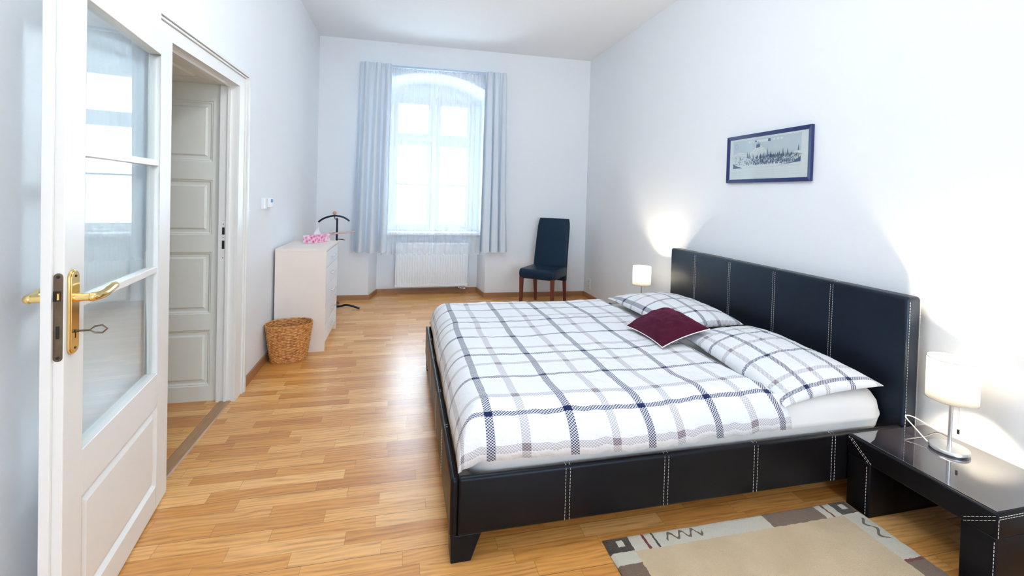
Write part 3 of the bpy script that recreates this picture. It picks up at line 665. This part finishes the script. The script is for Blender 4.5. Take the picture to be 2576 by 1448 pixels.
# ------------------------------------------------------------------ dining chair
ch = thing('dining_chair', (1.685, 5.302, 0), math.radians(-38.7), label='blue black leather dining chair with dark red wooden legs in the far corner', cat='chair')
def loft(bm, secs):
    rings = [[bm.verts.new(p) for p in s_] for s_ in secs]
    for A, B in zip(rings, rings[1:]):
        for k in range(len(A)): bm.faces.new([A[k], A[(k+1) % len(A)], B[(k+1) % len(A)], B[k]])
    bm.faces.new(rings[0][::-1]); bm.faces.new(rings[-1])
bm = nb(); slab(bm, -.228, .228, -.238, .228, .355, .475, .03, .028, 5, bulge=.004)
for v in bm.verts:
    if v.co.z < .37: v.co.z += .035*math.sin(PI*(v.co.y+.235)/.44)*.5*(abs(v.co.x) > .15)
obj('seat', bm, M['chairleather'], ch, local=True)
bm = nb(); secs = []
for k in range(15):
    t = k/14; z = .30+.765*t; yc_ = .212+.012*math.sin(t*3)+.128*t**1.6; th = .034-.012*t; w_ = .224-.010*t
    if k >= 13: th *= (.8 if k == 13 else .45); w_ -= (.004 if k == 13 else .016)
    secs.append([(x, yc_+y, z) for x, y in rrect(-w_, w_, -th, th, min(.018, th*.9), 4)])
loft(bm, secs); obj('backrest', bm, M['chairleather'], ch, local=True)
for x in (-1, 1):
    for y, dy in ((-.214, 0), (.212, .042)):
        bm = nb(); cx = x*.198; hexa(bm, [(cx-.015, y+dy-.015, 0), (cx+.015, y+dy-.015, 0), (cx+.015, y+dy+.015, 0), (cx-.015, y+dy+.015, 0)], [(cx-.022, y-.022, .375), (cx+.022, y-.022, .375), (cx+.022, y+.022, .375), (cx-.022, y+.022, .375)])
        obj('leg', bm, M['redwood'], ch, local=True, bevel=.003)

# ------------------------------------------------------------------ chest of drawers
CX0, CX1, CY0, CY1, CZ = -1.012, -.620, 4.020, 4.690, .860
cd_ = thing('chest_of_drawers', (-.82, 4.35, 0), label='pale maple chest of five white drawers standing against the left wall', cat='chest of drawers')
bx('top', CX0, CX1, CY0, CY1, CZ-.024, CZ, M['melamine'], cd_, bevel=.0015)
for a in (CY0+.002, CY1-.020): bx('side_panel', CX0, CX1-.002, a, a+.018, 0, CZ-.024, M['melamine'], cd_, bevel=.001)
bx('back_panel', CX0, CX0+.008, CY0+.02, CY1-.02, .07, CZ-.026, M['melamine'], cd_)
bx('plinth', CX1-.05, CX1-.035, CY0+.02, CY1-.02, .0, .07, M['melamine'], cd_)
zs = [.078, .222, .380, .538, .696, .832]
for a, b in zip(zs, zs[1:]):
    d_ = bx('drawer', CX1-.30, CX1-.001, CY0+.022, CY1-.022, a+.002, b-.002, M['melwhite'], cd_, bevel=.001)
    zc = (a+b)/2; bm = nb(); yc_ = (CY0+CY1)/2
    for y in (yc_-.05, yc_+.05): box(bm, CX1-.001, CX1+.022, y-.005, y+.005, zc-.004, zc+.004)
    box(bm, CX1+.018, CX1+.026, yc_-.064, yc_+.064, zc-.006, zc+.006); obj('handle', bm, M['chrome'], d_, bevel=.001)
# tissue box on the chest
tb = thing('tissue_box', (-.79, 4.56, CZ), math.radians(-24.5), label='pink rose printed tissue box on top of the chest of drawers', cat='tissue box')
bm = nb(); box(bm, -.057, .057, -.122, .122, .001, .070); obj('carton', bm, M['roses'], tb, local=True, bevel=.001)
bm = nb()
def tp_(a, b):
    th = 2*PI*a; r = .040*(1-b)**1.25*(1+.28*math.sin(3*th+b*4))+.0015; z = .069+.075*b**.85
    return (.55*r*math.cos(th)+.006*b, r*math.sin(th)+.022*b*b, z+.004*math.sin(5*th)*(1-b))
grid(bm, tp_, 36, 16); obj('tissue', bm, M['tissue'], tb, local=True, ang=180)

# ------------------------------------------------------------------ wicker basket
bk = thing('wicker_basket', (-.862, 3.870, 0), math.radians(14), label='oval woven willow waste basket on the floor in front of the chest', cat='basket')
def bas(a, b, inner=False):
    th = 2*PI*a; z = .008+.280*b; rx = .132+.040*b**.9; ry = .096+.036*b**.9
    c_, s_ = math.cos(th), math.sin(th); e = 2/2.5; X = rx*abs(c_)**e*(1 if c_ > 0 else -1); Y = ry*abs(s_)**e*(1 if s_ > 0 else -1)
    rows = 27; st = 36; row = int(b*rows-1e-6); d = .0030*math.cos(st/2*th+PI*(row % 2))*math.sin(PI*((b*rows) % 1))**.6 if b < 1 else 0
    d -= .0022*(1-math.sin(PI*((b*rows) % 1)))
    k = 1+(d-(.008 if inner else 0))/math.hypot(X, Y)*1.0
    return (X*k, Y*k, z)
bm = nb(); grid(bm, lambda a, b: bas(a, b), 240, 120); grid(bm, lambda a, b: bas(a, b, True), 240, 120); bmesh.ops.remove_doubles(bm, verts=bm.verts[:], dist=1e-5)
obj('woven_side', bm, M['wicker'], bk, local=True, ang=180)
bm = nb(); ring = []
for k in range(220):
    x, y, z = bas(k/220, .999); a = k/220*2*PI*22; ring.append((x*(.985+.006*math.cos(a)), y*(.98+.007*math.cos(a)), z+.003+.0010*math.sin(a)))
tube(bm, ring, .0066, 8, close=True); obj('rim', bm, M['wicker'], bk, local=True)
bm = nb(); o = [bas(k/60, 0)[:2] for k in range(60)]; hexa(bm, [(x*.98, y*.98, .001) for x, y in o], [(x*.98, y*.98, .012) for x, y in o]); obj('bottom', bm, M['wicker'], bk, local=True)

# ------------------------------------------------------------------ valet stand
vs = thing('valet_stand', (-.731, 5.42, 0), label='dark blue metal valet stand with wooden ball behind the chest', cat='valet stand')
Y = 5.42
bm = nb(); box(bm, -.740, -.720, Y-.008, Y+.008, .05, 1.035); obj('pole', bm, M['blackmetal'], vs, bevel=.003)
bm = nb(); tube(bm, smooth_path([(-.735, Y-.010, 1.020), (-.752, Y-.012, 1.030), (-.757, Y-.012, 1.055), (-.757, Y-.012, 1.08)], 5), .0045, 8); obj('hook', bm, M['blackmetal'], vs)
bm = nb(); tube(bm, smooth_path([(-.925, Y-.012, .990), (-.88, Y-.012, 1.025), (-.82, Y-.012, 1.050), (-.757, Y-.012, 1.062), (-.69, Y-.012, 1.055), (-.64, Y-.012, 1.035), (-.597, Y-.012, 1.005)], 6), .010, 12); hg = obj('hanger', bm, M['blackmetal'], vs)
for x, z in ((-.912, .985), (-.610, 1.0)):
    bm = nb(); tube(bm, [(x+.009*math.sin(a), Y-.012, z-.012-.009*math.cos(a)) for a in [PI*1.5*k/10-.3 for k in range(11)]], .0015, 6); obj('ring_hook', bm, M['chrome'], hg)
bm = nb(); sphere(bm, (-.757, Y-.012, 1.094), .021); obj('ball', bm, M['peach'], vs, label='peach coloured wooden ball')
bm = nb()
for dy in (-.05, .03): tube(bm, [(-.80, Y-.06+dy, .862), (-.527, Y-.06+dy, .892)], .0075, 10)
obj('trouser_bar', bm, M['pinkbar'], vs, label='pinkish wooden trouser bar')
bm = nb(); tube(bm, [(-.735, Y-.0, .87), (-.825, Y-.11, .858)], .008, 10); tube(bm, [(-.735, Y-.0, .87), (-.79, Y-.03, .862)], .006, 10); obj('bracket', bm, M['blackmetal'], vs)
bm = nb(); tube(bm, [(-.735, Y, .800), (-.652, Y-.03, .796)], .005, 8); obj('peg', bm, M['blackmetal'], vs)
bm = nb(); sphere(bm, (-.647, Y-.031, .797), .011); obj('peg_knob', bm, M['peach'], vs)
for dx, dy in ((.265, -.03), (-.235, -.03), (0, .25)):
    bm = nb(); L_ = math.hypot(dx, dy); ux, uy = dx/L_, dy/L_
    tube(bm, smooth_path([(-.731, Y, .035), (-.731+ux*.05, Y+uy*.05, .036), (-.731+ux*.13, Y+uy*.13, .052), (-.731+ux*L_, Y+uy*L_, .013)], 6), .012, 12); obj('foot', bm, M['blackmetal'], vs)

# ------------------------------------------------------------------ radiator
ra = thing('radiator', (.39, 6.12, .1), label='white ribbed panel radiator under the window', cat='radiator')
RX0, RX1, RZa, RZb, RYf = -.095, .855, .105, .690, 6.060
bm = nb(); box(bm, RX0, RX1, RYf+.01, RYf+.09, RZa, RZb); obj('body', bm, M['radiator'], ra, bevel=.004)
bm = nb(); nr = 28; prof = []
for k in range(nr*6+1):
    x = RX0+.012+(RX1-RX0-.024)*k/(nr*6); t = k/6 % 1; prof.append((x, RYf+(.0 if .2 < t < .8 else .008)))
for (xa, ya), (xc, yc_) in zip(prof, prof[1:]): bm.faces.new([bm.verts.new(p) for p in ((xa, ya, RZa+.03), (xc, yc_, RZa+.03), (xc, yc_, RZb-.02), (xa, ya, RZb-.02))])
bmesh.ops.remove_doubles(bm, verts=bm.verts[:], dist=1e-5)
box(bm, RX0, RX1, RYf-.002, RYf+.012, RZa, RZa+.030); box(bm, RX0, RX1, RYf-.002, RYf+.012, RZb-.022, RZb)
obj('front_panel', bm, M['radiator'], ra, smooth=False)
bm = nb(); tube(bm, [(.76, RYf+.04, .105), (.76, RYf+.04, .075), (.80, RYf+.03, .072)], .012, 12); tube(bm, [(.80, RYf+.03, .072), (.83, RYf+.03, .072)], .016, 14); tube(bm, [(.74, RYf+.03, .088), (.74, NB, .088)], .009, 10); obj('valve', bm, M['chrome'], ra)
for x in (.0, .76): bm = nb(); box(bm, x-.02, x+.02, RYf+.08, NB-.001, .45, .5); obj('wall_bracket', bm, M['radiator'], ra)

# ------------------------------------------------------------------ curtains
bm = nb(); ra_, rb_ = (-.545, 5.800, 2.888), (1.215, 5.762, 2.902)
hexa(bm, [(ra_[0], ra_[1]-.02, ra_[2]-.012), (rb_[0], rb_[1]-.02, rb_[2]-.012), (rb_[0], rb_[1]+.03, rb_[2]-.012), (ra_[0], ra_[1]+.03, ra_[2]-.012)], [(ra_[0], ra_[1]-.015, ra_[2]+.010), (rb_[0], rb_[1]-.02, rb_[2]+.010), (rb_[0], rb_[1]+.03, rb_[2]+.010), (ra_[0], ra_[1]+.03, ra_[2]+.010)])
rl = tag(obj('curtain_rail', bm, plain('pale_blue_rail', (.50, .62, .76), .4, nstr=0), bevel=.003), 'slim pale blue curtain rail fixed above the window niche', 'curtain rail')
for x in (-.45, .35, 1.12): bm = nb(); box(bm, x-.015, x+.015, 5.80, yb(x)-.001, 2.90, 2.915); obj('bracket', bm, M['plastic'], rl)
def drape(name, top, bot, zt, zb, yt, folds, amp, mat, label, cat, group, seed, gather=0, nx=220, nz=60, ybot=None, edge_r=None):
    bm = nb(); ph = [random.uniform(-.6, .6) for _ in range(40)]
    def P(a, b):       # a across, b 0 top .. 1 bottom
        x = (top[0]*(1-b)+bot[0]*b)*(1-a)+(top[1]*(1-b)+bot[1]*b)*a
        w_ = 2*PI*folds*a+ph[int(a*folds) % 40]*.0+.8*noise.noise(Vector((a*3, b*.9, seed)))*2
        A = amp*(.45+.75*b**.6)*(1+.45*noise.noise(Vector((a*5, seed, 0))))
        y = yt+((ybot or yt)-yt)*b+A*(math.sin(w_)+.28*math.sin(2*w_+seed))
        x += .35*(top[1]-top[0])/folds*math.cos(w_)*.35*(.3+b)
        if gather:
            g = max(0, 1-b/.055); y += g*gather*math.sin(a*folds*3.3*2*PI)*.8
        z = zt+(zb-zt)*b + (.004*math.sin(w_+1)+.006*noise.noise(Vector((a*6, seed, 3))))*(b > .98)+(.006*noise.noise(Vector((a*30, seed, 8))))*(b < .01)
        return (x, y, z)
    grid(bm, P, nx, nz)
    return tag(obj(name, bm, mat, ang=180), label, cat, group)
drape('curtain', (-.545, -.180), (-.615, -.195), 2.900, .610, 5.722, 3.2, .044, M['curtain'], 'pale blue curtain hanging at the left side of the window', 'curtain', 'pale blue side curtains', 1.3, .010)
drape('curtain', (.962, 1.235), (.935, 1.290), 2.905, .612, 5.700, 3.0, .034, M['curtain'], 'pale blue curtain hanging at the right side of the window', 'curtain', 'pale blue side curtains', 5.1, .010)
drape('sheer_curtain', (-.24, .372), (-.30, .352), 2.872, .572, 5.790, 10, .012, M['sheer'], 'white sheer curtain over the left half of the window', 'sheer curtain', 'white sheer curtains', 9.1, .005, nx=300)
drape('sheer_curtain', (.380, 1.02), (.362, 1.02), 2.878, .575, 5.778, 10, .012, M['sheer'], 'white sheer curtain over the right half of the window', 'sheer curtain', 'white sheer curtains', 14.7, .005, nx=300)

# ------------------------------------------------------------------ picture on the right wall
PY0, PY1, PZ0, PZ1 = 2.271, 3.014, 1.489, 1.837
pc = thing('framed_picture', (XR, (PY0+PY1)/2, PZ0), label='engraved city view in a dark blue frame hanging on the right wall', cat='picture')
bm = nb(); fwd = .026; x1 = XR-.002; x0 = XR-.024
def fr(a, b, c_, d): hexa(bm, a, b)
O = [(PY0, PZ0), (PY1, PZ0), (PY1, PZ1), (PY0, PZ1)]; I = [(PY0+fwd, PZ0+fwd), (PY1-fwd, PZ0+fwd), (PY1-fwd, PZ1-fwd), (PY0+fwd, PZ1-fwd)]
for k in range(4):
    a, b, c_, d = O[k], O[(k+1) % 4], I[(k+1) % 4], I[k]
    hexa(bm, [(x1, *a), (x1, *b), (x1, *c_), (x1, *d)], [(x0, *a), (x0, *b), (x0+.006, *c_), (x0+.006, *d)])
obj('frame', bm, M['navyframe'], pc, bevel=.001)
pr = bx('print', XR-.014, XR-.003, PY0+.02, PY1-.02, PZ0+.02, PZ1-.02, M['paper'], pc)
# engraving: viewed from the room, left of the picture is the larger y
EW, EH = .600, .200; EY, EZ = PY1-.062, PZ0+.108; XP = XR-.0145
def ep(u, v): return (EY-u*EW, EZ+v*EH)
def poly(bm, pts, off=0):
    bm.faces.new([bm.verts.new((XP-off, *ep(u, v))) for u, v in pts])
bm = nb(); poly(bm, [(0, .44), (1, .44), (1, 1), (0, 1)]); obj('sky_tone', bm, M['inklight'], pr, smooth=False)
bm = nb(); rr = random.Random(3)
def hill(u): return .46+.10*math.sin(u*5+.4)+.24*math.exp(-((u-.42)/.10)**2)+.05*math.sin(u*17)
for k in range(60):
    u0, u1 = k/60, (k+1)/60; poly(bm, [(u0, .3), (u1, .3), (u1, hill(u1)), (u0, hill(u0))], .0002)
obj('hills', bm, M['paper'], pr, smooth=False)
bm = nb()
def line(bm, a, b, w, off=.0006):
    (u0, v0), (u1, v1) = a, b; dx, dy = (u1-u0)*EW, (v1-v0)*EH; L_ = math.hypot(dx, dy) or 1; nx_, ny_ = -dy/L_*w/EW/2, dx/L_*w/EH/2
    poly(bm, [(u0-nx_, v0-ny_), (u1-nx_, v1-ny_), (u1+nx_, v1+ny_), (u0+nx_, v0+ny_)], off)
for k in range(60): line(bm, (k/60, hill(k/60)), ((k+1)/60, hill((k+1)/60)), .0012)
for k in range(330):
    u = rr.random(); v = .35+rr.random()*(hill(u)-.38); line(bm, (u, v), (u+.03, v+rr.uniform(-.03, .03)), .0008)
for a, b in (((0, 0), (1, 0)), ((1, 0), (1, 1)), ((1, 1), (0, 1)), ((0, 1), (0, 0))): line(bm, a, b, .0009)
for k in range(3): line(bm, (.01, -.12-.07*k), (.99, -.12-.07*k), .0004)
line(bm, (.3, -.38), (.7, -.38), .0007)
obj('contours', bm, M['inkmid'], pr, smooth=False)
bm = nb()
for k in range(760):
    u = rr.uniform(.02, .97) if k % 4 == 0 else rr.gauss(.62, .19); u = min(.97, max(.03, u)); v = .07+rr.random()*.30*(1-.55*abs(u-.6)); w_ = rr.uniform(.003, .009); h_ = rr.uniform(.02, .07)
    o_ = .0008+k*1e-6; poly(bm, [(u, v), (u+w_, v), (u+w_, v+h_*.6), (u+w_/2, v+h_), (u, v+h_*.6)], o_)
for k in range(90):
    u = rr.gauss(.60, .17); u = min(.96, max(.05, u)); v = .30+rr.random()*.06; h_ = rr.uniform(.06, .15); poly(bm, [(u-.0035, v), (u+.0035, v), (u+.0028, v+h_*.5), (u, v+h_), (u-.0028, v+h_*.5)], .0016)
poly(bm, [(.385, .69), (.425, .69), (.425, .80), (.385, .80)], .0014)
for u, v, h_ in ((.24, .34, .26), (.27, .34, .22), (.405, .70, .24), (.385, .68, .16), (.43, .70, .18), (.55, .33, .34), (.50, .35, .18), (.60, .30, .24), (.70, .33, .15), (.77, .35, .25), (.83, .34, .24), (.97, .45, .2), (.12, .3, .14)):
    poly(bm, [(u-.008, v), (u+.008, v), (u+.006, v+h_*.45), (u, v+h_), (u-.006, v+h_*.45)], .0013)
poly(bm, [(.70, .02), (1, .10), (1, .26), (.9, .1)], .0013); poly(bm, [(0, .0), (.16, .0), (.05, .10), (0, .18)], .0013)
poly(bm, [(.36, .96), (.39, .92), (.38, .89), (.36, .89)], .0013); poly(bm, [(.56, .97), (.59, .95), (.59, .86), (.55, .87)], .0013)
obj('engraved_town', bm, M['ink'], pr, smooth=False)
bm = nb(); poly(bm, [(.38, .88), (.56, .86), (.56, .96), (.38, .96)], .0004)
for u in (.62, .68, .73, .25, .30): poly(bm, [(u, .88), (u+.03, .88), (u+.03, .95), (u, .95)], .0004)
obj('banner', bm, M['paper'], pr, smooth=False)
bm = nb(); tube(bm, [(XP-.0002, EY-.055*EW-(.014+.002*math.cos(4*a))*math.cos(a), EZ+.80*EH+(.020+.003*math.cos(4*a))*math.sin(a)) for a in [2*PI*k/32 for k in range(32)]], .0009, 5, close=True); obj('crest', bm, M['inkmid'], pr)
bx('glazing', XR-.0185, XR-.0175, PY0+.024, PY1-.024, PZ0+.024, PZ1-.024, M['glass'], pc)

# ------------------------------------------------------------------ wall fittings
t_ = thing('thermostat', (XL, 3.79, 1.24), label='small white thermostat with blue display on the left wall', cat='thermostat')
bx('body', XL, XL+.018, 3.700, 3.860, 1.195, 1.278, M['plastic'], t_, bevel=.003); bx('control_unit', XL+.018, XL+.040, 3.785, 3.865, 1.205, 1.276, M['plastic'], t_, bevel=.004)
bx('display', XL+.040, XL+.0415, 3.800, 3.852, 1.243, 1.270, M['screen'], t_, label='blue display')
s_ = thing('light_switch', (XL, 3.375, 1.17), label='white rocker light switch beside the door casing', cat='light switch')
bx('plate', XL, XL+.010, 3.335, 3.418, 1.130, 1.212, M['plastic'], s_, bevel=.003); bx('rocker', XL+.010, XL+.016, 3.350, 3.403, 1.145, 1.197, M['plastic'], s_, bevel=.002)
ob = thing('power_outlet', (XR, 5.61, .19), label='white double power outlet low on the right wall in the corner', cat='power outlet')
bx('plate', XR-.012, XR, 5.575, 5.655, .125, .262, M['plastic'], ob, bevel=.003)
for z in (.225, .163):
    bm = nb(); tube(bm, [(XR-.014, 5.615, z), (XR-.011, 5.615, z)], .020, 20); sk = obj('socket_face', bm, M['plastic'], ob)
    bm = nb()
    for dy in (-.0095, .0095): tube(bm, [(XR-.0155, 5.615+dy, z), (XR-.012, 5.615+dy, z)], .0035, 8)
    obj('pin_hole', bm, M['dark'], sk)

for o in bpy.data.objects:
    if o.parent is None and o.name.split('.')[0] in ('floor', 'ceiling') or o.name.startswith('wall_') and o.parent is None: o['kind'] = 'structure'
